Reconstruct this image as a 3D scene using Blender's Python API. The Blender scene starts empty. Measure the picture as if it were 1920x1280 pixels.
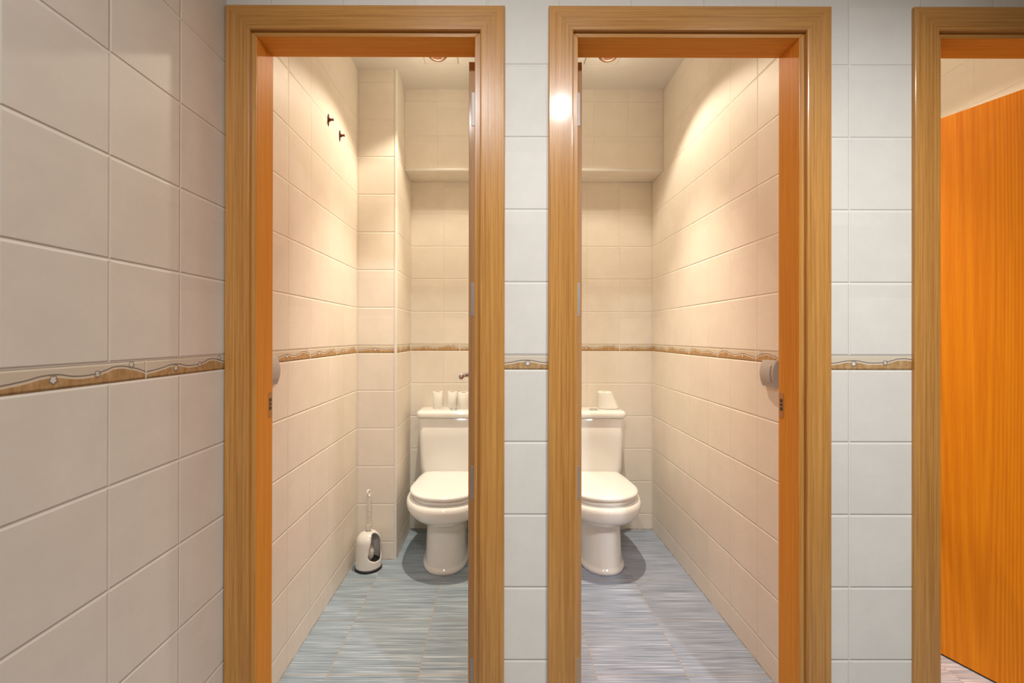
import bpy, bmesh, math, random
from mathutils import Vector, Matrix
random.seed(4)
PI = math.pi
SC = bpy.context.scene
COL = SC.collection

# ------------------------------------------------------------------ camera
F_PX, CX, CY = 875.47, 936.5, 627.27
CAM_H, CAM_D = 1.188, 1.28674
cam = bpy.data.cameras.new('camera')
cam.sensor_width = 36.0
cam.sensor_fit = 'HORIZONTAL'
cam.lens = F_PX / 1920 * 36
cam.shift_x = (960 - CX) / 1920
cam.shift_y = (CY - 640) / 1920
cam.clip_start = 0.02
cam.dof.use_dof = True
cam.dof.focus_distance = 2.35
cam.dof.aperture_fstop = 7.0
co = bpy.data.objects.new('camera', cam)
COL.objects.link(co)
co.matrix_world = (Matrix.Translation((0, -CAM_D, CAM_H))
                   @ Matrix.Rotation(-0.00173, 4, 'Z')
                   @ Matrix.Rotation(PI / 2 + 0.00189, 4, 'X')
                   @ Matrix.Rotation(0.00162, 4, 'Z'))
SC.camera = co

# ------------------------------------------------------------------ world and exposure
w = bpy.data.worlds.new('world')
SC.world = w
w.use_nodes = True
w.node_tree.nodes['Background'].inputs[0].default_value = (1, 0.95, 0.88, 1)
w.node_tree.nodes['Background'].inputs[1].default_value = 0.0
SC.view_settings.view_transform = 'Standard'
SC.view_settings.look = 'None'
SC.view_settings.gamma = 1
SC.view_settings.use_curve_mapping = False
SC.view_settings.exposure = 0.0


def spot(name, loc, tilt, size, blend, power, col, radius):
    l = bpy.data.lights.new(name, 'SPOT')
    l.energy = power
    l.color = col
    l.spot_size = math.radians(size)
    l.spot_blend = blend
    l.shadow_soft_size = radius
    o = bpy.data.objects.new(name, l)
    COL.objects.link(o)
    o.location = loc
    o.rotation_euler = tilt
    return o


WARM = (1.0, 0.88, 0.69)
COOL = (1.0, 1.0, 1.0)
STALL_LAMPS = ((-0.297, 0.96), (0.527, 0.96), (1.33, 0.86))
LZ = 2.517
for i, (x, y) in enumerate(STALL_LAMPS):
    # a reflector lamp: wide rim light and a hot centre
    spot('stall_lamp_rim', (x, y, LZ), (math.radians(-9), 0, 0), 121, 0.30, 21.5 * (1, 1, 1.3)[i], WARM, 0.016)
    p = bpy.data.lights.new('added_stall_fill', 'POINT')  # added fill without a source of its own, lifts ceiling and soffit
    p.energy, p.color, p.shadow_soft_size = 1.15, WARM, 0.03
    po = bpy.data.objects.new('added_stall_fill', p)
    COL.objects.link(po)
    po.location = (x, y, LZ - 0.03)
    spot('stall_lamp_core', (x, y, LZ), (math.radians(-4), 0, 0), 70, 1.0, 112 * (1, 1, 1.4)[i], WARM, 0.016)
# corridor downlight behind the camera, then two added fill lights, turned to the doors
for loc, aim, pw, ang in (((0.37, -1.54, 2.56), (0.35, 0, 0.70), 39, 106), ((1.20, -1.60, 2.56), (0.80, 0, 0.15), 128, 92),
                          ((-0.25, -1.50, 2.56), (-0.15, 0, 0.9), 57, 92)):
    _d = (Vector(aim) - Vector(loc)).to_track_quat('-Z', 'Y').to_euler()
    spot('corridor_lamp_and_fill', loc, _d, ang, 1.0, pw, COOL, 0.045)

# ------------------------------------------------------------------ dimensions (metres)
XL = -0.7526                      # left wall, corridor and first stall
XR2 = 0.9446                      # right wall of second stall
XR3 = 1.945                       # right wall of third stall
YB, YC, XC = 1.582, 1.191, -0.5412
YBOX, ZBOX = 1.39, 2.134
ZC = 2.60
TT, BB = 1.188 - 0.05377, 1.188 - 0.09361     # top and bottom of the border strip
WT = 0.095                        # front wall thickness
DIV1 = (0.006, 0.124)
DIV2 = (XR2, 1.06)
OPEN = ((-0.668, -0.067), (0.2175, 0.829), (1.2213, 1.8213))
ZO = 2.011                        # head of the openings
ZK = 2.024                        # lower edge of head casing
CW, CT = 0.068, 0.0115            # casing width and thickness


# ------------------------------------------------------------------ node helpers
def new_mat(name):
    m = bpy.data.materials.new(name)
    m.use_nodes = True
    nt = m.node_tree
    nt.nodes.clear()
    out = nt.nodes.new('ShaderNodeOutputMaterial')
    b = nt.nodes.new('ShaderNodeBsdfPrincipled')
    nt.links.new(b.outputs[0], out.inputs[0])
    return m, nt, b


class N:
    """tiny expression builder for shader nodes"""
    def __init__(self, nt):
        self.nt = nt

    def math(self, op, a, b=None, c=None, clamp=False):
        n = self.nt.nodes.new('ShaderNodeMath')
        n.operation = op
        n.use_clamp = clamp
        for i, v in enumerate((a, b, c)):
            if v is None:
                continue
            if isinstance(v, (int, float)):
                n.inputs[i].default_value = v
            else:
                self.nt.links.new(v, n.inputs[i])
        return n.outputs[0]

    def smooth(self, x, lo, hi, a=0.0, b=1.0):
        n = self.nt.nodes.new('ShaderNodeMapRange')
        n.interpolation_type = 'SMOOTHSTEP'
        self.nt.links.new(x, n.inputs[0])
        for i, v in zip((1, 2, 3, 4), (lo, hi, a, b)):
            n.inputs[i].default_value = v
        return n.outputs[0]

    def mix(self, f, a, b, mode='MIX'):
        n = self.nt.nodes.new('ShaderNodeMix')
        n.data_type = 'RGBA'
        n.blend_type = mode
        for s, v in ((n.inputs[0], f), (n.inputs[6], a), (n.inputs[7], b)):
            if isinstance(v, (int, float)):
                s.default_value = v
            elif isinstance(v, tuple):
                s.default_value = v if len(v) == 4 else (*v, 1)
            else:
                self.nt.links.new(v, s)
        return n.outputs[2]

    def comb(self, x, y, z=0.0):
        n = self.nt.nodes.new('ShaderNodeCombineXYZ')
        for i, v in enumerate((x, y, z)):
            if isinstance(v, (int, float)):
                n.inputs[i].default_value = v
            else:
                self.nt.links.new(v, n.inputs[i])
        return n.outputs[0]

    def noise(self, vec, scale, detail=3, rough=0.5, dist=0.0):
        n = self.nt.nodes.new('ShaderNodeTexNoise')
        if vec is not None:
            self.nt.links.new(vec, n.inputs['Vector'])
        n.inputs['Scale'].default_value = scale
        n.inputs['Detail'].default_value = detail
        n.inputs['Roughness'].default_value = rough
        n.inputs['Distortion'].default_value = dist
        return n.outputs[0]

    def uv(self):
        t = self.nt.nodes.new('ShaderNodeTexCoord')
        s = self.nt.nodes.new('ShaderNodeSeparateXYZ')
        self.nt.links.new(t.outputs['UV'], s.inputs[0])
        return t.outputs['UV'], s.outputs[0], s.outputs[1]

    def bump(self, h, dist, strength=1.0):
        n = self.nt.nodes.new('ShaderNodeBump')
        n.inputs['Strength'].default_value = strength
        n.inputs['Distance'].default_value = dist
        self.nt.links.new(h, n.inputs['Height'])
        return n.outputs[0]


TILE_C = (0.79, 0.76, 0.70)
WARM_LIT_TILE_C = (0.86, 0.788, 0.69)  # same white tile, the stalls' warm bounce light put into its colour
GROUT_C = (0.76, 0.74, 0.69)


def tile_mat(name, u0, ub, base=None):
    """glazed square wall tiles with a relief border strip; u, v are metres on the wall"""
    m, nt, b = new_mat(name)
    e = N(nt)
    uv, u, v = e.uv()
    P = 0.2
    TILE = base or WARM_LIT_TILE_C
    GROUT = tuple(min(0.9, k * 1.07) for k in TILE)
    # distance to the nearest horizontal joint
    up = e.math('PINGPONG', e.math('ABSOLUTE', e.math('SUBTRACT', v, TT)), P / 2)
    dn = e.math('PINGPONG', e.math('ABSOLUTE', e.math('SUBTRACT', BB, v)), P / 2)
    above = e.math('GREATER_THAN', v, (TT + BB) / 2)
    dv = e.math('ADD', e.math('MULTIPLY', up, above),
                e.math('MULTIPLY', dn, e.math('SUBTRACT', 1.0, above)))
    # PINGPONG with scale P/2 of |d| is the distance to the nearest multiple of P
    du = e.math('PINGPONG', e.math('ABSOLUTE', e.math('SUBTRACT', u, u0)), P / 2)
    inb = e.math('MULTIPLY', e.math('LESS_THAN', v, TT), e.math('GREATER_THAN', v, BB))
    dub = e.math('PINGPONG', e.math('ABSOLUTE', e.math('SUBTRACT', u, ub)), 0.15)
    notb = e.math('SUBTRACT', 1.0, inb)
    d_u = e.math('ADD', e.math('MULTIPLY', du, notb), e.math('MULTIPLY', dub, inb))
    d = e.math('MINIMUM', e.math('MULTIPLY', d_u, 1.35), dv)
    grout = e.smooth(d, 0.0008, 0.0018, 1.0, 0.0)
    # tile colour: faint cloudy mottling and a small tone step from tile to tile
    n1 = e.noise(uv, 9, 4, 0.6)
    n2 = e.noise(uv, 55, 3, 0.6)
    iu = e.math('FLOOR', e.math('DIVIDE', e.math('SUBTRACT', u, u0), P))
    iv = e.math('FLOOR', e.math('DIVIDE', e.math('SUBTRACT', v, BB), P))
    wn = nt.nodes.new('ShaderNodeTexWhiteNoise')
    wn.noise_dimensions = '2D'
    nt.links.new(e.comb(iu, iv), wn.inputs['Vector'])
    tone = e.math('ADD', e.math('MULTIPLY', n1, 0.16), e.math('MULTIPLY', wn.outputs[0], 0.05))
    tone = e.math('ADD', tone, e.math('MULTIPLY', n2, 0.05))
    c = e.mix(e.smooth(tone, 0.05, 0.22), tuple(k * 0.93 for k in TILE),
              tuple(min(1, k * 1.04) for k in TILE))
    c = e.mix(grout, c, GROUT)
    # ---- the border strip: wavy stem over an ochre bank, small pale blossoms
    H = TT - BB
    s = e.math('FRACT', e.math('DIVIDE', e.math('SUBTRACT', u, ub), 0.30))
    t = e.math('DIVIDE', e.math('SUBTRACT', v, BB), H)
    fc = nt.nodes.new('ShaderNodeFloatCurve')
    cv = fc.mapping.curves[0]
    pts = [(0, .38), (.14, .50), (.30, .66), (.47, .50), (.58, .53), (.66, .66), (.76, .80), (.86, .70), (1, .38)]
    while len(cv.points) < len(pts):
        cv.points.new(0.5, 0.5)
    for p, q in zip(cv.points, pts):
        p.location = q
    fc.mapping.update()
    nt.links.new(s, fc.inputs['Value'])
    q = e.math('SUBTRACT', t, fc.outputs[0])
    bank = e.smooth(q, -0.15, -0.10, 1.0, 0.0)
    nb = e.noise(e.comb(e.math('MULTIPLY', u, 1.0), e.math('MULTIPLY', v, 0.35)), 70, 4, 0.65)
    ochre = e.mix(e.smooth(nb, 0.3, 0.7), (0.40, 0.225, 0.085), (0.60, 0.39, 0.19))
    cb = e.mix(bank, (0.70, 0.61, 0.48), ochre)
    line = e.smooth(e.math('ABSOLUTE', q), 0.018, 0.040, 1.0, 0.0)
    cb = e.mix(e.math('MULTIPLY', line, 0.8), cb, (0.17, 0.12, 0.10))
    fl = None
    for (fs, ft, r) in ((.31, .42, .18), (.60, .50, .15), (.87, .82, .16)):
        ds = e.math('MULTIPLY', e.math('SUBTRACT', s, fs), 0.30 / H)
        dt = e.math('SUBTRACT', t, ft)
        dist = e.math('SQRT', e.math('ADD', e.math('MULTIPLY', ds, ds), e.math('MULTIPLY', dt, dt)))
        ang = e.math('ARCTAN2', dt, ds)
        rr = e.math('ADD', dist, e.math('MULTIPLY', e.math('SINE', e.math('MULTIPLY', ang, 5.0)), 0.022))
        rim = e.smooth(rr, r, r + 0.05, 1.0, 0.0)
        cb = e.mix(e.math('MULTIPLY', rim, 0.75), cb, (0.20, 0.13, 0.09))
        core = e.smooth(rr, r - 0.07, r - 0.02, 1.0, 0.0)
        cb = e.mix(core, cb, (0.76, 0.72, 0.66))
        fl = core if fl is None else e.math('MAXIMUM', fl, core)
    edge = e.math('MINIMUM', t, e.math('SUBTRACT', 1.0, t))
    el = e.smooth(edge, 0.02, 0.055, 1.0, 0.0)
    cb = e.mix(e.math('MULTIPLY', el, 0.8), cb, (0.20, 0.14, 0.09))
    jb = e.smooth(dub, 0.0010, 0.0020, 1.0, 0.0)
    cb = e.mix(jb, cb, GROUT)
    c = e.mix(inb, c, cb)
    # rusty dirt in the joint with the floor
    dn_ = e.noise(uv, 14, 3, 0.6)
    dirt = e.math('MULTIPLY', e.smooth(v, 0.002, 0.007, 1.0, 0.0), e.smooth(dn_, 0.35, 0.6))
    c = e.mix(dirt, c, (0.42, 0.27, 0.14))
    nt.links.new(c, b.inputs['Base Color'])
    # relief: sunken joints with softly pillowed tile edges
    h = e.math('MINIMUM', e.smooth(dv, 0.0006, 0.0050), e.smooth(d_u, 0.0005, 0.0042, 0.22, 1.0))
    h2 = e.math('ADD', h, e.math('MULTIPLY', n2, 0.10))
    h3 = e.math('ADD', h2, e.math('MULTIPLY', e.math('ADD', e.math('ADD', bank, fl), line), e.math('MULTIPLY', inb, 0.6)))
    nt.links.new(e.bump(h3, 0.0022, 0.85), b.inputs['Normal'])
    nt.links.new(e.smooth(grout, 0, 1, 0.50, 0.8), b.inputs['Roughness'])
    b.inputs['Specular IOR Level'].default_value = 0.28
    return m


def floor_mat(name, u0, v0, light_tint=(1, 1, 1)):  # the tint puts each stall's light cast into the tile colour
    m, nt, b = new_mat(name)
    e = N(nt)
    uv, u, v = e.uv()
    P = 0.319
    du = e.math('PINGPONG', e.math('ABSOLUTE', e.math('SUBTRACT', u, u0)), P / 2)
    dv = e.math('PINGPONG', e.math('ABSOLUTE', e.math('SUBTRACT', v, v0)), P / 2)
    d = e.math('MINIMUM', du, dv)
    grout = e.smooth(d, 0.0009, 0.0019, 1.0, 0.0)
    iu = e.math('FLOOR', e.math('DIVIDE', e.math('SUBTRACT', u, u0), P))
    uo = e.math('ADD', u, e.math('MULTIPLY', iu, 7.31))
    a = e.noise(e.comb(e.math('MULTIPLY', uo, 4.0), e.math('MULTIPLY', v, 190.0)), 1.0, 3, 0.6)
    a2 = e.noise(e.comb(e.math('MULTIPLY', uo, 2.2), e.math('MULTIPLY', v, 420.0)), 1.0, 2, 0.5)
    a3 = e.noise(e.comb(e.math('MULTIPLY', uo, 3.0), e.math('MULTIPLY', v, 22.0)), 1.0, 2, 0.5)
    t = e.math('ADD', e.math('MULTIPLY', a, 0.6), e.math('ADD', e.math('MULTIPLY', a2, 0.25), e.math('MULTIPLY', a3, 0.15)))
    k3 = [tuple(p * q for p, q in zip(k, light_tint)) for k in ((0.142, 0.197, 0.250), (0.300, 0.368, 0.432), (0.57, 0.65, 0.715))]
    c = e.mix(e.smooth(t, 0.36, 0.50), k3[0], k3[1])
    c = e.mix(e.smooth(t, 0.50, 0.64), c, k3[2])
    c = e.mix(grout, c, (0.42, 0.34, 0.26))
    nt.links.new(c, b.inputs['Base Color'])
    h = e.math('ADD', e.smooth(d, 0.0006, 0.003), e.math('MULTIPLY', t, 0.35))
    nt.links.new(e.bump(h, 0.001, 0.5), b.inputs['Normal'])
    b.inputs['Roughness'].default_value = 0.42
    b.inputs['Specular IOR Level'].default_value = 0.35
    return m


def wood_mat(name, axis, dark, light, rough=0.28, cathedral=0.0, seed=0.0, coat=0.25, spec=0.45):
    """varnished oak veneer; grain runs along the given axis of the object's own space"""
    m, nt, b = new_mat(name)
    e = N(nt)
    tc = nt.nodes.new('ShaderNodeTexCoord')
    mp = nt.nodes.new('ShaderNodeMapping')
    nt.links.new(tc.outputs['Object'], mp.inputs[0])
    mp.inputs['Location'].default_value = (seed, seed * 1.7, seed * 0.6)
    s = [1.0, 1.0, 1.0]
    s[axis] = 0.010
    mp.inputs['Scale'].default_value = s
    fine = e.noise(mp.outputs[0], 560, 3, 0.65)
    mid = e.noise(mp.outputs[0], 170, 3, 0.55)
    big = e.noise(mp.outputs[0], 24, 2, 0.5)
    t = e.math('ADD', e.math('MULTIPLY', fine, 0.50),
               e.math('ADD', e.math('MULTIPLY', mid, 0.35), e.math('MULTIPLY', big, 0.15)))
    if cathedral:
        mp2 = nt.nodes.new('ShaderNodeMapping')
        nt.links.new(tc.outputs['Object'], mp2.inputs[0])
        s2 = [1.0, 1.0, 1.0]
        s2[axis] = 0.07
        mp2.inputs['Scale'].default_value = s2
        mp2.inputs['Location'].default_value = (seed, 0, seed)
        f = e.noise(mp2.outputs[0], 3.2, 1, 0.35, 0.15)
        ring = e.math('PINGPONG', e.math('MULTIPLY', f, 34.0), 0.5)
        t = e.math('ADD', e.math('MULTIPLY', t, 1.0 - cathedral), e.math('MULTIPLY', e.smooth(ring, 0.05, 0.45), cathedral))
    c = e.mix(e.smooth(t, 0.31, 0.68), dark, light)
    nt.links.new(c, b.inputs['Base Color'])
    nt.links.new(e.bump(fine, 0.0006, 0.25), b.inputs['Normal'])
    b.inputs['Roughness'].default_value = rough
    b.inputs['Specular IOR Level'].default_value = spec
    b.inputs['Coat Weight'].default_value = coat
    b.inputs['Coat Roughness'].default_value = 0.12
    return m


def plain(name, col, rough=0.4, metal=0.0, mottle=0.03, scale=40, spec=0.5, emit=None, coat=0.0):
    m, nt, b = new_mat(name)
    e = N(nt)
    tc = nt.nodes.new('ShaderNodeTexCoord')
    n = e.noise(tc.outputs['Object'], scale, 3, 0.5)
    c = e.mix(n, tuple(k * (1 - mottle) for k in col), tuple(min(1, k * (1 + mottle)) for k in col))
    nt.links.new(c, b.inputs['Base Color'])
    b.inputs['Roughness'].default_value = rough
    b.inputs['Metallic'].default_value = metal
    b.inputs['Specular IOR Level'].default_value = spec
    b.inputs['Coat Weight'].default_value = coat
    b.inputs['Coat Roughness'].default_value = 0.05
    if emit:
        b.inputs['Emission Color'].default_value = (*emit[0], 1)
        b.inputs['Emission Strength'].default_value = emit[1]
    return m


M_CEIL = plain('ceiling_paint', (0.78, 0.75, 0.70), 0.8, 0, 0.02, 12, 0.2)
M_BEAD = plain('white_corner_bead', (0.80, 0.78, 0.73), 0.35)
OAK_D, OAK_L = (0.390, 0.160, 0.032), (0.680, 0.345, 0.092)
WARM_LIT_OAK_D, WARM_LIT_OAK_L = (0.65, 0.245, 0.028), (0.85, 0.375, 0.066)  # same oak as the casing, warm bounce light put into its colour
M_OAK_V = wood_mat('oak_casing_upright', 2, OAK_D, OAK_L)
M_OAK_H = wood_mat('oak_casing_head', 0, OAK_D, OAK_L, seed=3.1)
M_JAMB_V = wood_mat('warm_lit_jamb_upright', 2, WARM_LIT_OAK_D, WARM_LIT_OAK_L, 0.5, seed=1.3, coat=0.0, spec=0.05)
M_JAMB_H = wood_mat('warm_lit_jamb_head', 0, WARM_LIT_OAK_D, WARM_LIT_OAK_L, 0.5, seed=5.2, coat=0.0, spec=0.05)
M_LEAF = wood_mat('warm_lit_oak_veneer', 2, (0.70, 0.195, 0.003), (0.90, 0.315, 0.007), 0.45, 0.10, seed=7.7, coat=0.0, spec=0.25)  # casing oak again, made orange to carry the warm light
M_EDGE = wood_mat('door_edge_oak', 2, (0.48, 0.26, 0.10), (0.66, 0.40, 0.18), 0.5, seed=2.2)
M_CERAMIC = plain('glazed_ceramic', (0.89, 0.87, 0.83), 0.10, 0, 0.01, 8, 0.55, coat=0.5)
M_SEAT = plain('white_seat_plastic', (0.92, 0.91, 0.885), 0.18, 0, 0.01, 8, 0.5, coat=0.2)
M_CHROME = plain('brushed_chrome', (0.52, 0.51, 0.52), 0.34, 0.7, 0.05)
M_HINGE = plain('nickel_hinge', (0.50, 0.49, 0.48), 0.5, 0.5, 0.05)
M_BRASS = plain('tarnished_strike', (0.50, 0.24, 0.08), 0.45, 0.4, 0.1)
M_DARK = plain('black_rubber', (0.012, 0.011, 0.011), 0.45, 0, 0.1)
M_PAPER = plain('tissue_paper', (0.86, 0.84, 0.78), 0.9, 0, 0.02, 90, 0.1)
M_CARD = plain('cardboard_tube', (0.36, 0.27, 0.18), 0.9, 0, 0.06)
M_SWITCH = plain('grey_switch_plastic', (0.47, 0.42, 0.39), 0.35, 0, 0.02)
M_BRUSHW = plain('white_brush_plastic', (0.83, 0.80, 0.74), 0.22, 0, 0.01)
M_BRISTLE = plain('white_bristles', (0.66, 0.62, 0.55), 0.9, 0, 0.15, 300)
M_RUST = plain('rusty_iron', (0.16, 0.045, 0.028), 0.6, 0.5, 0.4, 200)
M_LAMPRING = plain('bronze_lamp_ring', (0.16, 0.085, 0.055), 0.38, 0.7)
M_PLATE = plain('white_lamp_plate', (0.72, 0.68, 0.62), 0.5)
M_GLOW = plain('glowing_lens', (0.9, 0.85, 0.75), 0.4, 0, 0, 10, 0.3, emit=((1, 0.82, 0.6), 2.0))


# ------------------------------------------------------------------ mesh helpers
def finish(name, bm, mat, parent=None, smooth=False, bevel=0.0, seg=2, subsurf=0, autosmooth=None):
    bmesh.ops.recalc_face_normals(bm, faces=bm.faces[:])
    me = bpy.data.meshes.new(name)
    bm.to_mesh(me)
    bm.free()
    for mm in (mat if isinstance(mat, (list, tuple)) else [mat]):
        me.materials.append(mm)
    o = bpy.data.objects.new(name, me)
    COL.objects.link(o)
    if smooth:
        for p in me.polygons:
            p.use_smooth = True
    if bevel:
        md = o.modifiers.new('bevel', 'BEVEL')
        md.width = bevel
        md.segments = seg
        md.limit_method = 'ANGLE'
        md.angle_limit = math.radians(35)
        for p in me.polygons:
            p.use_smooth = True
        md.harden_normals = True
    if subsurf:
        md = o.modifiers.new('subsurf', 'SUBSURF')
        md.levels = subsurf
        md.render_levels = subsurf
    if parent:
        o.parent = parent
    return o


def tag(o, label=None, cat=None, group=None, kind=None):
    if label:
        o['label'] = label
    if cat:
        o['category'] = cat
    if group:
        o['group'] = group
    if kind:
        o['kind'] = kind
    return o


def empty(name, loc=(0, 0, 0), rotz=0.0):
    o = bpy.data.objects.new(name, None)
    COL.objects.link(o)
    o.location = loc
    o.rotation_euler = (0, 0, rotz)
    o.empty_display_size = 0.05
    return o


def box(bm, x0, x1, y0, y1, z0, z1):
    v = [bm.verts.new((x, y, z)) for z in (z0, z1) for y in (y0, y1) for x in (x0, x1)]
    for f in ((0, 2, 3, 1), (4, 5, 7, 6), (0, 1, 5, 4), (2, 6, 7, 3), (0, 4, 6, 2), (1, 3, 7, 5)):
        bm.faces.new([v[i] for i in f])
    return v


def prism_y(bm, pts, y0, y1):
    """polygon in XZ extruded along Y"""
    a = [bm.verts.new((x, y0, z)) for x, z in pts]
    b = [bm.verts.new((x, y1, z)) for x, z in pts]
    bm.faces.new(a)
    bm.faces.new(b[::-1])
    n = len(pts)
    for i in range(n):
        bm.faces.new((a[i], b[i], b[(i + 1) % n], a[(i + 1) % n]))


def lathe(bm, prof, seg=32, c=(0, 0, 0), axis='Z', cap=True):
    rings = []
    for r, h in prof:
        ring = []
        for i in range(seg):
            a = 2 * PI * i / seg
            p = (r * math.cos(a), r * math.sin(a), h)
            if axis == 'X':
                p = (h, p[0], p[1])
            elif axis == 'Y':
                p = (p[0], h, p[1])
            ring.append(bm.verts.new((c[0] + p[0], c[1] + p[1], c[2] + p[2])))
        rings.append(ring)
    for a, b in zip(rings, rings[1:]):
        for i in range(seg):
            bm.faces.new((a[i], a[(i + 1) % seg], b[(i + 1) % seg], b[i]))
    if cap:
        bm.faces.new(rings[0][::-1])
        bm.faces.new(rings[-1])


def loft(bm, rings, cap0=True, cap1=True):
    vr = [[bm.verts.new(p) for p in r] for r in rings]
    n = len(vr[0])
    for a, b in zip(vr, vr[1:]):
        for i in range(n):
            bm.faces.new((a[i], a[(i + 1) % n], b[(i + 1) % n], b[i]))
    if cap0:
        bm.faces.new(vr[0][::-1])
    if cap1:
        bm.faces.new(vr[-1])
    return vr


def tube(bm, pts, r, seg=12):
    pts = [Vector(p) for p in pts]
    rings = []
    up = Vector((0.13, 0.27, 0.95)).normalized()
    for i, p in enumerate(pts):
        d = (pts[min(i + 1, len(pts) - 1)] - pts[max(i - 1, 0)]).normalized()
        a = d.cross(up).normalized()
        b = d.cross(a).normalized()
        rr = r[i] if isinstance(r, (list, tuple)) else r
        rings.append([p + a * rr * math.cos(2 * PI * k / seg) + b * rr * math.sin(2 * PI * k / seg) for k in range(seg)])
    loft(bm, rings)


def set_uv(o):
    """u, v in metres: along the face's horizontal direction and height (or x, y for level faces)"""
    me = o.data
    l = me.uv_layers.new(name='UVMap')
    for p in me.polygons:
        n = p.normal
        for li in p.loop_indices:
            c = me.vertices[me.loops[li].vertex_index].co
            if abs(n.z) > 0.7:
                l.data[li].uv = (c.x, c.y)
            elif abs(n.x) > abs(n.y):
                l.data[li].uv = (c.y, c.z)
            else:
                l.data[li].uv = (c.x, c.z)


def wall(name, boxes, mat, label):
    bm = bmesh.new()
    for b in boxes:
        box(bm, *b)
    o = finish(name, bm, mat)
    set_uv(o)
    tag(o, label, 'wall', kind='structure')
    return o


# ------------------------------------------------------------------ tiled walls
Y0 = -2.0                     # the corridor's other side, behind the camera
XE = 3.0
JT = 0.020                    # jamb board thickness
fb = []
edges = [XL] + [v for a, b in OPEN for v in (a - JT, b + JT)] + [XE]
for i in range(0, len(edges), 2):
    fb.append((edges[i], edges[i + 1], 0, WT - 0.002, 0, ZC))
for a, b in OPEN:
    fb.append((a - JT, b + JT, 0, WT - 0.002, ZO + JT, ZC))
wall('wall_front', fb, tile_mat('tiles_front', 0.9677, 0.887, TILE_C), 'white tiled front wall between the wooden doorways')
wall('wall_left', [(XL - 0.08, XL, Y0, -0.0005, 0, ZC)], tile_mat('tiles_left', -0.1834, -0.289, (0.82, 0.765, 0.675)),  # same tile as the front wall, warmed in colour for the stall light
     'tiled corridor wall at far left with border strip, warm light put into its colour')
wall('wall_stall_left', [(XL - 0.08, XL, WT, YB, 0, ZC)], tile_mat('tiles_stall_left', 0.381, -0.016),
     'tiled left wall inside the left stall')
wall('wall_rear', [(XL - 0.08, DIV1[1] - 0.05, YB, YB + 0.08, 0, ZC)], tile_mat('tiles_rear_left', -0.3395, -0.239),
     'tiled rear wall behind the left toilet')
wall('wall_rear.001', [(DIV1[1] - 0.05, DIV2[0] + 0.05, YB, YB + 0.08, 0, ZC)], tile_mat('tiles_rear_right', 0.7437, 0.7437),
     'tiled rear wall behind the right toilet')
wall('wall_rear.002', [(DIV2[0] + 0.05, XR3, YB, YB + 0.08, 0, ZC)], tile_mat('tiles_rear_third', 1.745, 1.745),
     'tiled rear wall of the third stall')
wall('wall_column', [(XL + 0.0005, XC, YC, YB - 0.0005, 0, ZC)], tile_mat('tiles_column', 1.39, 1.28),
     'tiled boxed column in the rear left corner of the left stall')
# column front needs its joint at its left edge
col_o = bpy.data.objects['wall_column']
m_front = tile_mat('tiles_column_front', XL + 0.005, XL + 0.005)
col_o.data.materials.append(m_front)
for p in col_o.data.polygons:
    if p.normal.y < -0.9:
        p.material_index = 1
wall('wall_soffit', [(XC + 0.0005, DIV1[0] - 0.0005, YBOX, YB - 0.0005, ZBOX, ZC)], tile_mat('tiles_soffit_left', -0.356, 0.0),
     'tiled overhead soffit box above the left toilet')
wall('wall_soffit.001', [(DIV1[1] + 0.0005, XR2 - 0.0005, YBOX, YB - 0.0005, ZBOX, ZC)], tile_mat('tiles_soffit_right', 0.7437, 0.0),
     'tiled overhead soffit box above the right toilet')
wall('wall_divider', [(DIV1[0], DIV1[1], WT, YB - 0.0005, 0, ZC)], tile_mat('tiles_divider', 0.381, 0.28),
     'tiled partition between the left and right stalls')
wall('wall_stall_right', [(DIV2[0], DIV2[1], WT, YB - 0.0005, 0, ZC)], tile_mat('tiles_stall_right', 1.4148, 0.728),
     'tiled right wall inside the right stall')
wall('wall_stall_right.001', [(XR3, XR3 + 0.08, WT, YB + 0.08, 0, ZC)], tile_mat('tiles_third', 0.42, 0.42),
     'tiled right wall inside the third stall')
wall('wall_back', [(XL - 0.08, XE + 0.08, Y0 - 0.08, Y0, 0, ZC)], tile_mat('tiles_back', 0.0, 0.0),
     'tiled corridor wall behind the camera')
wall('wall_right', [(XE, XE + 0.08, Y0, WT, 0, ZC)], tile_mat('tiles_right', 0.0, 0.0),
     'tiled corridor end wall beyond the third doorway')


def slab(name, b, mat, label, cat):
    bm = bmesh.new()
    box(bm, *b)
    o = finish(name, bm, mat)
    set_uv(o)
    return tag(o, label, cat, kind='structure')


FL = -0.05
slab('floor', (XL - 0.08, XE + 0.08, Y0 - 0.08, 0.045, FL, 0), floor_mat('floor_corridor', 0.344, 0.035), 'streaked grey blue tile floor of the corridor', 'floor')
slab('floor.001', (XL - 0.08, 0.065, 0.045, YB + 0.08, FL, 0), floor_mat('floor_left', -0.598, 0.352), 'streaked blue grey tile floor of the left stall', 'floor')
slab('floor.002', (0.065, 1.0, 0.045, YB + 0.08, FL, 0), floor_mat('floor_right', 0.343, 0.350, (1.05, 0.98, 1.06)), 'streaked blue grey tile floor of the right stall, cast of the light tinted in', 'floor')  # same tile as the left stall, lilac cast of the light coloured in
slab('floor.003', (1.0, XR3 + 0.08, 0.045, YB + 0.08, FL, 0), floor_mat('floor_third', 1.28, 0.350, (1.35, 1.05, 1.0)), 'streaked tile floor of the third stall', 'floor')  # same tile, its brighter pinkish light put into the colour
slab('ceiling', (XL - 0.08, XE + 0.08, Y0 - 0.08, YB + 0.08, ZC, ZC + 0.06), M_CEIL, 'plain white ceiling over the stalls and corridor', 'ceiling')

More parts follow.
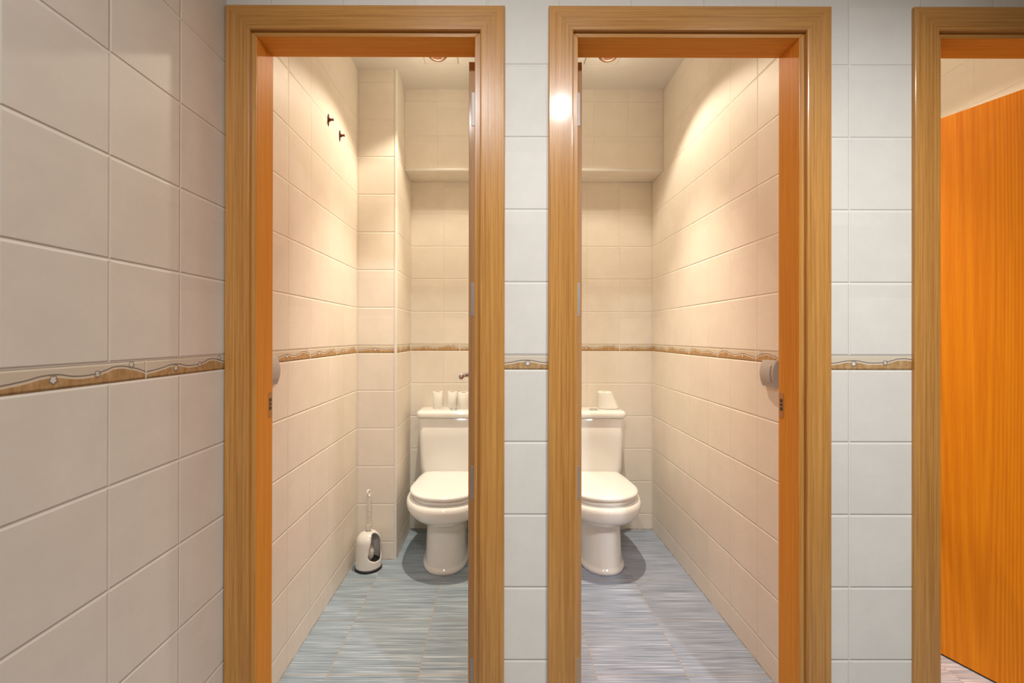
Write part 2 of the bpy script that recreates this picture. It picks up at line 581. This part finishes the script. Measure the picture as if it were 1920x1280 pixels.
# corner bead on the column, edge bead under the soffits
bm = bmesh.new()
rings = []
for z in (0.0, ZC - 0.001):
    rings.append([Vector((XC - 0.012 + dx, YC + 0.010 + dy, z)) for dx, dy in
                  ((0, 0), (0, -0.0125), (0.006, -0.0135), (0.0115, -0.012), (0.0140, -0.0085), (0.0135, -0.004), (0.0125, 0))])
loft(bm, rings)
tag(finish('trim_4', bm, M_BEAD, smooth=False), 'white corner bead running up the column edge in left stall', 'trim', kind='structure')
for k, (a, b) in enumerate(((XC, DIV1[0]), (DIV1[1], XR2))):
    bm = bmesh.new()
    rings = []
    for x in (a + 0.003, b - 0.001):
        rings.append([Vector((x, YBOX + dy, ZBOX + dz)) for dy, dz in
                      ((0.012, -0.0015), (0, -0.002), (-0.0025, 0.001), (-0.003, 0.006), (-0.002, 0.0115), (0.002, 0.012), (0.012, 0.004))])
    loft(bm, rings)
    tag(finish('trim_%d' % (5 + k), bm, M_BEAD), 'white bead along the lower edge of the soffit in %s stall' % ('left', 'right')[k],
        'trim', kind='structure')

# ------------------------------------------------------------------ door frames (casing and jamb)
FR = ('left doorway frame of oak casing beside the corridor wall',
      'middle doorway frame of oak casing before the right toilet',
      'right doorway frame of oak casing partly out of view')
for k, (a, b) in enumerate(OPEN):
    t = empty('trim_%d' % (k + 1), ((a + b) / 2, 0, 0))
    tag(t, FR[k], 'door frame', kind='structure')
    ox = (a + b) / 2
    ia, ib = a - 0.0135, b + 0.0150             # inner edges of the casing
    oa, ob = ia - CW, ib + CW
    prof = [(0, 0.0003), (0, CT - 0.004)]
    prof += [(0.004 - 0.004 * math.cos(q * PI / 8), CT - 0.004 + 0.004 * math.sin(q * PI / 8)) for q in (1, 2, 3, 4)]
    prof += [(CW - o_, d_) for o_, d_ in reversed(prof)]
    for nm, mat, ends in (
            ('side_casing', M_OAK_V, lambda o_: ((ia - o_, 0), (ia - o_, ZK + o_))),
            ('side_casing', M_OAK_V, lambda o_: ((ib + o_, 0), (ib + o_, ZK + o_))),
            ('head_casing', M_OAK_H, lambda o_: ((ia - o_, ZK + o_), (ib + o_, ZK + o_)))):
        bm = bmesh.new()
        loft(bm, [[Vector((ends(o_)[q][0] - ox, -d_, ends(o_)[q][1])) for o_, d_ in prof] for q in (0, 1)])
        finish(nm, bm, mat, t)
    # jamb boards, mitred at the head; front edge shows as the narrow inner band
    e = 0.0185
    for nm, mat, pts in (
            ('side_jamb', M_JAMB_V, [(a - e, 0), (a, 0), (a, ZO), (a - e, ZO + e)]),
            ('side_jamb', M_JAMB_V, [(b, 0), (b + e, 0), (b + e, ZO + e), (b, ZO)]),
            ('head_jamb', M_JAMB_H, [(a, ZO), (b, ZO), (b + e, ZO + e), (a - e, ZO + e)])):
        bm = bmesh.new()
        prism_y(bm, [(x - ox, z) for x, z in pts], 0.0, WT)
        o = finish(nm, bm, [mat, M_OAK_V if nm == 'side_jamb' else M_OAK_H], t, bevel=0.0015, seg=2)
        for p in o.data.polygons:
            if p.normal.y < -0.9:
                p.material_index = 1
    # strike plate on the latch side (left for the first and third doors, right for the second)
    sx, sg = (b - ox, -1) if k == 1 else (a - ox, 1)
    bm = bmesh.new()
    box(bm, min(sx, sx + sg * 0.0012), max(sx, sx + sg * 0.0012), 0.070, 0.090, 0.950, 1.022)
    sp = finish('strike_plate', bm, M_BRASS, t, bevel=0.0005)
    sp['label'] = 'small brass strike plate'
    bm = bmesh.new()
    for z0, z1 in ((0.970, 0.980), (0.983, 0.991), (0.994, 1.004)):
        box(bm, min(sx + sg * 0.0010, sx + sg * 0.0016), max(sx + sg * 0.0010, sx + sg * 0.0016), 0.073, 0.085, z0, z1)
    finish('latch_hole', bm, M_DARK, sp)


# ------------------------------------------------------------------ door leaves
def handle_mesh(parent, side, y, z):
    """lever handle on the face x = 0 side: rose, neck and lever towards the hinge (-y)"""
    bm = bmesh.new()
    lathe(bm, [(0.026, 0), (0.026, 0.006), (0.022, 0.009)], 24, (0, y, z), 'X')
    lathe(bm, [(0.010, 0.008), (0.010, 0.040)], 16, (0, y, z), 'X')
    tube(bm, [(0.036, y + 0.006, z), (0.046, y - 0.002, z), (0.052, y - 0.014, z), (0.054, y - 0.04, z), (0.055, y - 0.08, z), (0.055, y - 0.108, z)],
         [0.008, 0.0095, 0.010, 0.0095, 0.0095, 0.0100], 16)
    if side < 0:
        for v in bm.verts:
            v.co.x = -v.co.x
    return finish('lever_handle', bm, M_CHROME, parent, smooth=True)


def leaf(name, pivot, rot, sgn, label, w=0.59):
    """sgn = -1: room face looks to -x when the leaf stands along +y (hinge on the right)"""
    th = 0.035
    t = empty(name, (pivot[0], pivot[1], 0.006), rot)
    tag(t, label, 'door', kind='structure')
    x0, x1 = (-th, 0) if sgn < 0 else (0, th)
    H = 1.996
    bm = bmesh.new()
    box(bm, x0, x1, 0, w, 0, H)
    o = finish('leaf_panel', bm, [M_LEAF, M_EDGE], t, bevel=0.0012)
    for p in o.data.polygons:
        if abs(p.normal.y) > 0.9 or abs(p.normal.z) > 0.9:
            p.material_index = 1
    xf = x0 if sgn < 0 else x1
    h = handle_mesh(t, sgn, w - 0.062, 1.022)
    h.location.x = xf
    h['label'] = 'chrome lever handle'
    # hinges let into the hinge edge
    for hz in (0.175, 0.745, 1.289, 1.855):
        bm = bmesh.new()
        cx = x1 - 0.018 if sgn < 0 else x0 + 0.020
        box(bm, cx - 0.0095, cx + 0.0095, -0.0016, 0.0004, hz - 0.05, hz + 0.05)
        g = finish('hinge', bm, M_HINGE, t, bevel=0.004, seg=3)
        g['label'] = 'nickel hinge plate'
        bm = bmesh.new()
        lathe(bm, [(0.0032, hz - 0.048), (0.0048, hz - 0.046), (0.0048, hz + 0.046), (0.0032, hz + 0.048)], 14,
              (x1 - 0.001 if sgn < 0 else x0 + 0.001, -0.0005, 0))
        finish('hinge_pin', bm, M_HINGE, g, smooth=False)
    bm = bmesh.new()
    box(bm, x0 + 0.002, x1 - 0.002, 0.004, w - 0.004, -0.005, 0.0)
    finish('door_sweep', bm, M_DARK, t)
    return t


leaf('door_1', (-0.0545, 0.101), 0.0, -1, 'oak door opened inward in the left doorway, seen edge on')
leaf('door_2', (0.2120, 0.101), 0.0, 1, 'oak door opened inward in the middle doorway, seen edge on')
leaf('door_3', (1.8150, 0.099), math.radians(19.8), -1, 'oak door standing ajar in the right doorway, warm light put into its colour', 0.585)


# ------------------------------------------------------------------ toilets
def egg(w, yb, yf, z, n=40, pf=2.1, pb=3.2, wb=None, fm=0.46):
    """closed outline seen from above; y runs from the wall towards the room"""
    out = []
    ym = yb + (yf - yb) * fm
    for i in range(n):
        a = 2 * PI * i / n
        c, s = math.cos(a), math.sin(a)
        p = pf if s > 0 else pb
        x = w * math.copysign(abs(c) ** (2 / p), c)
        if s > 0:
            y = ym + (yf - ym) * abs(s) ** (2 / p)
        else:
            q = abs(s) ** (2 / p)
            y = ym - (ym - yb) * q
            if wb is not None:
                x *= 1 - (1 - wb / w) * ((ym - y) / (ym - yb)) ** 1.25
        out.append(Vector((x, -y, z)))
    return out


def rect(hw, yb, yf, z, r, n=6):
    """rounded rectangle outline"""
    out = []
    for cx, cy, a0 in ((hw - r, yf - r, 0), (-hw + r, yf - r, PI / 2), (-hw + r, yb + r, PI), (hw - r, yb + r, 1.5 * PI)):
        for i in range(n):
            a = a0 + PI / 2 * i / (n - 1)
            out.append(Vector((cx + r * math.cos(a), -(cy + r * math.sin(a)), z)))
    return out


def toilet(loc, label):
    t = empty('toilet', loc)
    tag(t, label, 'toilet', 'toilets in the stalls')
    bm = bmesh.new()
    rings = []
    for z, w_, yb, yf, pf in (
            (0.000, 0.116, 0.10, 0.556, 2.4), (0.010, 0.119, 0.10, 0.560, 2.4), (0.020, 0.118, 0.10, 0.559, 2.4),
            (0.026, 0.111, 0.10, 0.551, 2.4), (0.036, 0.108, 0.10, 0.547, 2.4), (0.100, 0.105, 0.10, 0.541, 2.4),
            (0.180, 0.101, 0.10, 0.537, 2.4), (0.224, 0.100, 0.10, 0.535, 2.4), (0.235, 0.104, 0.10, 0.540, 2.3),
            (0.243, 0.124, 0.10, 0.562, 2.2), (0.255, 0.152, 0.09, 0.590, 2.15), (0.273, 0.178, 0.08, 0.614, 2.1),
            (0.292, 0.195, 0.06, 0.629, 2.1), (0.312, 0.204, 0.05, 0.637, 2.1), (0.332, 0.206, 0.04, 0.639, 2.1),
            (0.345, 0.203, 0.04, 0.636, 2.1), (0.353, 0.195, 0.045, 0.628, 2.1), (0.356, 0.178, 0.06, 0.610, 2.1)):
        rings.append(egg(w_, yb, yf, z, 44, pf, 3.2, None, 0.56))
    loft(bm, rings)
    finish('bowl', bm, M_CERAMIC, t, smooth=True)
    # floor bolt cap at the toe
    # seat ring (hollow) and closed lid
    bm = bmesh.new()
    prof = ((-0.013, 0.3565), (-0.010, 0.360), (-0.011, 0.372), (-0.014, 0.3785), (-0.020, 0.381))
    outer = [egg(0.176 + d, 0.15 - d, 0.606 + d, z, 44, 2.1, 7.0, 0.148, 0.60) for d, z in prof]
    inner = [egg(0.115, 0.20, 0.54, z, 44, 2.1, 2.6) for z in (0.381, 0.357)]
    vr = loft(bm, outer + inner, False, False)
    for i in range(44):
        bm.faces.new((vr[-1][i], vr[-1][(i + 1) % 44], vr[0][(i + 1) % 44], vr[0][i]))
    finish('seat', bm, M_SEAT, t, smooth=True)
    bm = bmesh.new()
    prof = ((-0.006, 0.3835), (0.0, 0.384), (0.0045, 0.3875), (0.006, 0.392), (0.0045, 0.398), (-0.001, 0.402),
            (-0.010, 0.4045), (-0.040, 0.407), (-0.09, 0.4085), (-0.13, 0.409))
    loft(bm, [egg(0.177 + d, 0.146 - d * 0.6, 0.608 + d, z, 44, 2.1, 8.0, 0.150 + d, 0.58) for d, z in prof])
    finish('lid', bm, M_SEAT, t, smooth=True)
    for s in (-1, 1):
        bm = bmesh.new()
        lathe(bm, [(0.011, -0.022), (0.013, -0.019), (0.013, 0.019), (0.011, 0.022)], 16, (s * 0.078, -0.206 + 0.062, 0.394), 'X')
        finish('lid_hinge', bm, M_SEAT, t, smooth=True)
    # cistern
    bm = bmesh.new()
    loft(bm, [rect(0.160, 0.03, 0.165, 0.372, 0.030), rect(0.170, 0.022, 0.178, 0.385, 0.032), rect(0.175, 0.018, 0.183, 0.43, 0.032),
              rect(0.182, 0.013, 0.187, 0.60, 0.032), rect(0.186, 0.012, 0.189, 0.712, 0.032), rect(0.182, 0.016, 0.185, 0.716, 0.030)])
    tk = finish('cistern', bm, M_CERAMIC, t, smooth=True)
    bm = bmesh.new()
    loft(bm, [rect(0.183, 0.012, 0.190, 0.7165, 0.032), rect(0.193, 0.004, 0.200, 0.718, 0.036), rect(0.196, 0.002, 0.203, 0.724, 0.038),
              rect(0.196, 0.002, 0.203, 0.738, 0.038), rect(0.193, 0.004, 0.200, 0.747, 0.036), rect(0.185, 0.010, 0.190, 0.7535, 0.034),
              rect(0.172, 0.022, 0.172, 0.755, 0.030), rect(0.12, 0.05, 0.14, 0.7555, 0.02)])
    cl = finish('cistern_lid', bm, M_CERAMIC, t, smooth=True)
    bm = bmesh.new()
    lathe(bm, [(0.024, 0.7550), (0.024, 0.7590), (0.021, 0.7605), (0.019, 0.7595), (0.017, 0.7600), (0.004, 0.7606)], 32, (0.016, -0.135, 0))
    fbn = finish('flush_button', bm, M_CHROME, cl, smooth=True)
    fbn['label'] = 'round chrome flush button'
    return t


TL, TR = -0.277, 0.540
toilet((TL, YB - 0.002, 0), 'white close coupled toilet in left stall with three paper rolls on its cistern')
toilet((TR, YB - 0.002, 0), 'white close coupled toilet in right stall with one slumped roll on its cistern')


# ------------------------------------------------------------------ toilet paper rolls
def roll(x, y, z, r, h, label, group=None):
    t = empty('toilet_roll', (x, y, z))
    tag(t, label, 'toilet roll', group)
    bm = bmesh.new()
    ri = 0.019
    prof = [(ri, 0.001), (r - 0.001, 0), (r, 0.001), (r, h - 0.0015), (r - 0.0015, h), (ri, h - 0.0008), (ri, 0.001)]
    lathe(bm, prof, 32, cap=False)
    # loose end of the sheet
    a0 = -1.9
    rings = []
    finish('paper', bm, M_PAPER, t, smooth=False, bevel=0)
    for p in bpy.data.objects[t.children[0].name].data.polygons:
        p.use_smooth = abs(p.normal.z) < 0.5
    bm = bmesh.new()
    lathe(bm, [(ri - 0.0002, 0.001), (ri - 0.0002, h - 0.001), (ri - 0.0014, h - 0.001), (ri - 0.0014, 0.001), (ri - 0.0002, 0.001)], 24, cap=False)
    finish('cardboard_core', bm, M_CARD, t, smooth=True)
    return t


ZT = 0.7560
G = 'paper rolls on the left cistern'
roll(-0.362, YB - 0.085, ZT, 0.030, 0.097, 'white paper roll standing apart, leftmost on the left toilet cistern', G)
roll(-0.276, YB - 0.075, ZT, 0.028, 0.097, 'white paper roll directly behind the flush button of left toilet', G)
roll(-0.207, YB - 0.095, ZT, 0.033, 0.095, 'white paper roll rightmost on left cistern, beside the door edge', G)

t = empty('toilet_roll', (0.632, YB - 0.085, ZT))
tag(t, 'slumped cone shaped paper roll on the right toilet cistern', 'toilet roll')
bm = bmesh.new()
rings = []
for k in range(13):
    f = k / 12
    z = 0.099 * f
    r = 0.062 - 0.022 * f
    cx = 0.0225 * (1 - f)
    rings.append([Vector((cx + r * math.cos(2 * PI * i / 36), 0.85 * r * math.sin(2 * PI * i / 36), z)) for i in range(36)])
ri = 0.020
rings.append([Vector((ri * math.cos(2 * PI * i / 36), 0.85 * ri * math.sin(2 * PI * i / 36), 0.0985)) for i in range(36)])
rings.append([Vector((ri * math.cos(2 * PI * i / 36), 0.85 * ri * math.sin(2 * PI * i / 36), 0.03)) for i in range(36)])
loft(bm, rings)
pp = finish('paper', bm, M_PAPER, t)
for p in pp.data.polygons:
    p.use_smooth = abs(p.normal.z) < 0.8
bm = bmesh.new()
lathe(bm, [(0.0168, 0.032), (0.0168, 0.0965), (0.0155, 0.0965), (0.0155, 0.032), (0.0168, 0.032)], 24, cap=False)
finish('cardboard_core', bm, M_CARD, t, smooth=True)

# ------------------------------------------------------------------ toilet brush in its holder
bx, by = -0.664, 1.105
t = empty('toilet_brush', (bx, by, 0), math.radians(62))
tag(t, 'white toilet brush standing in the open holder in left stall corner', 'toilet brush')
h = empty('brush_holder', (bx, by, 0), math.radians(62))
tag(h, 'white bell shaped brush holder with black base beside the column', 'brush holder')
# shell of revolution with a pear shaped opening towards local -y
SEG, HZ = 64, 28
prof = []
for k in range(HZ + 1):
    f = k / HZ
    z = 0.012 + 0.178 * f
    r = 0.0655 * (1 - 0.10 * f)
    if f > 0.72:
        g = (f - 0.72) / 0.28
        r *= math.sqrt(max(0.0, 1 - (g * 0.978) ** 2)) ** 0.9
    prof.append((r, z))


def hole(a, f):
    """a: angle from the opening's axis"""
    if f < 0.22 or f > 0.965:
        return False
    half = 0.86 if f < 0.40 else 0.86 - 0.34 * (f - 0.40) / 0.56
    if f < 0.40:
        half *= math.sqrt(max(0, 1 - ((0.40 - f) / 0.19) ** 2))
    if f > 0.86:
        half *= math.sqrt(max(0, 1 - ((f - 0.86) / 0.115) ** 2))
    return abs(a) < half


bm = bmesh.new()
grid = []
for r, z in prof:
    grid.append([bm.verts.new((r * math.sin(2 * PI * i / SEG), -r * math.cos(2 * PI * i / SEG), z)) for i in range(SEG)])
for k in range(HZ):
    for i in range(SEG):
        a = 2 * PI * (i + 0.5) / SEG
        a = a if a < PI else a - 2 * PI
        if hole(a, (k + 0.5) / HZ):
            continue
        bm.faces.new((grid[k][i], grid[k][(i + 1) % SEG], grid[k + 1][(i + 1) % SEG], grid[k + 1][i]))
for v in [v for v in bm.verts if not v.link_faces]:
    bm.verts.remove(v)
# ease the stepped rim of the opening
for _ in range(3):
    be = [e for e in bm.edges if len(e.link_faces) == 1 and e.verts[0].co.z > 0.02]
    bv = {v for e in be for v in e.verts}
    new = {}
    for v in bv:
        nb = [e.other_vert(v) for e in v.link_edges if len(e.link_faces) == 1]
        if len(nb) == 2:
            new[v] = v.co * 0.4 + (nb[0].co + nb[1].co) * 0.3
    for v, c in new.items():
        v.co = c
sh = finish('shell', bm, M_BRUSHW, h, smooth=True)
md = sh.modifiers.new('thick', 'SOLIDIFY')
md.thickness = 0.0035
md.offset = -1
bm = bmesh.new()
lathe(bm, [(0.060, 0.0), (0.0675, 0.001), (0.0685, 0.006), (0.0675, 0.0125), (0.060, 0.013), (0.057, 0.040), (0.020, 0.041)], 48)
bs = finish('base', bm, M_DARK, h, smooth=True)
bs['label'] = 'black base ring'
# brush: bristle head, stem, ribbed grip, hanging ring
bm = bmesh.new()
prof = []
for k in range(19):
    f = k / 18
    prof.append((max(0.004, 0.026 * math.sin(PI * min(1, 0.12 + f * 0.86)) ** 0.5 + (0.0022 if k % 2 else 0)), 0.045 + 0.072 * f))
lathe(bm, prof, 28)
for v in bm.verts:
    v.co += Vector((random.uniform(-1, 1), random.uniform(-1, 1), random.uniform(-1, 1))) * 0.0016
bb = finish('bristle_head', bm, M_BRISTLE, t, smooth=False)
bb['label'] = 'off-white bristle head'
bm = bmesh.new()
lathe(bm, [(0.0075, 0.110), (0.0075, 0.190), (0.0095, 0.200), (0.0105, 0.218), (0.0105, 0.222), (0.0075, 0.224)], 20)
finish('stem', bm, M_BRUSHW, t, smooth=True)
bm = bmesh.new()
prof = []
z = 0.223
while z < 0.366:
    prof += [(0.0062, z), (0.0098, z + 0.0014), (0.0098, z + 0.0036), (0.0062, z + 0.0050)]
    z += 0.0068
lathe(bm, prof, 20)
finish('ribbed_grip', bm, M_BRUSHW, t, smooth=False)
bm = bmesh.new()
R, r = 0.0105, 0.0042
rings = []
for i in range(24):
    a = 2 * PI * i / 24
    c = Vector((R * math.cos(a), 0, 0.383 + 1.25 * R * math.sin(a)))
    d = Vector((math.cos(a), 0, math.sin(a)))
    rings.append([c + d * r * math.cos(b) + Vector((0, 1.25 * r * math.sin(b), 0)) for b in [2 * PI * j / 10 for j in range(10)]])
vr = [[bm.verts.new(p) for p in rg] for rg in rings]
for i in range(24):
    A, B = vr[i], vr[(i + 1) % 24]
    for j in range(10):
        bm.faces.new((A[j], A[(j + 1) % 10], B[(j + 1) % 10], B[j]))
finish('hanging_ring', bm, M_BRUSHW, t, smooth=True)


# ------------------------------------------------------------------ light switches
def switch(loc, sgn, label):
    """sgn = +1: on a wall to the right (plate bulges towards -x)"""
    t = empty('light_switch', loc)
    tag(t, label, 'light switch')
    W = 0.042
    bm = bmesh.new()
    HH = 0.0455
    rings = []
    for y, inset in ((-W, 0.003), (-W + 0.003, 0.0), (W - 0.003, 0.0), (W, 0.003)):
        ring = []
        for i in range(17):
            z = HH * (2 * i / 16 - 1)
            d = 0.012 + 0.011 * (1 - (z / HH) ** 2) - inset
            ring.append(Vector((-sgn * d, y, z * (1 - inset * 4))))
        ring += [Vector((-sgn * 0.0003, y, HH)), Vector((-sgn * 0.0003, y, -HH))]
        rings.append(ring)
    loft(bm, rings)
    finish('plate', bm, M_SWITCH, t, bevel=0.0012)
    bm = bmesh.new()
    rings = []
    for y in (-0.027, 0.027):
        ring = []
        for i in range(13):
            z = 0.029 * (2 * i / 12 - 1)
            d = 0.0148 + 0.0115 * (1 - (z / HH) ** 2)
            ring.append(Vector((-sgn * d, y, z)))
        ring += [Vector((-sgn * 0.012, y, 0.029)), Vector((-sgn * 0.012, y, -0.029))]
        rings.append(ring)
    loft(bm, rings)
    finish('rocker', bm, M_SWITCH, t, bevel=0.0008)
    return t


switch((XR2, 0.322, 1.059), 1, 'grey rocker light switch on the tiled wall in right stall')
switch((XL, 0.238, 1.070), -1, 'grey light switch in left stall, mostly hidden by the doorway jamb')


# ------------------------------------------------------------------ hook stubs on the left wall
def hook(y, z, label):
    t = empty('coat_hook', (XL, y, z))
    tag(t, label, 'coat hook', 'rusty hook stubs in the left stall')
    bm = bmesh.new()
    pts = [(0.000, 0.024), (0.006, 0.016), (0.009, 0.004), (0.008, -0.008), (0.003, -0.020), (0.000, -0.032),
           (-0.003, -0.020), (-0.008, -0.008), (-0.009, 0.004), (-0.006, 0.016)]
    a = [bm.verts.new((0.0004, p, q)) for p, q in pts]
    b = [bm.verts.new((0.0034, p * 0.9, q * 0.95)) for p, q in pts]
    bm.faces.new(a)
    bm.faces.new(b)
    for i in range(len(pts)):
        j = (i + 1) % len(pts)
        bm.faces.new((a[i], a[j], b[j], b[i]))
    finish('back_plate', bm, M_RUST, t)
    bm = bmesh.new()
    lathe(bm, [(0.0085, 0.003), (0.0075, 0.008), (0.0045, 0.014), (0.0040, 0.018), (0.0062, 0.0195), (0.0062, 0.0225), (0.003, 0.0245)], 18, (0, 0, -0.002), 'X')
    finish('peg', bm, M_RUST, t, smooth=True)


hook(0.769, 2.139, 'rusty hook stub on left stall wall, nearer the doorway')
hook(0.917, 2.133, 'rusty hook stub on left stall wall, nearer the column')


# ------------------------------------------------------------------ ceiling lamps of the stalls
def lamp(x, y, label):
    t = empty('ceiling_lamp', (x, y, ZC - 0.0005))
    tag(t, label, 'ceiling lamp', 'recessed ceiling lamps')
    bm = bmesh.new()
    box(bm, -0.085, 0.085, -0.10, 0.175, -0.006, 0)
    finish('mounting_plate', bm, M_PLATE, t, bevel=0.002)
    bm = bmesh.new()
    lathe(bm, [(0.058, -0.006), (0.058, -0.036), (0.053, -0.054), (0.045, -0.066), (0.038, -0.073), (0.022, -0.074), (0.021, -0.071), (0.020, -0.030)], 36)
    finish('eyeball_housing', bm, M_LAMPRING, t, smooth=True)
    bm = bmesh.new()
    lathe(bm, [(0.0195, -0.031), (0.0195, -0.033), (0.008, -0.034)], 24)
    finish('lens', bm, M_GLOW, t, smooth=True)


lamp(*STALL_LAMPS[0], 'round ceiling lamp on square plate above the left toilet')
lamp(*STALL_LAMPS[1], 'round ceiling lamp on square plate above the right toilet')
lamp(*STALL_LAMPS[2], 'ceiling lamp of the third stall, hidden above the right doorway')
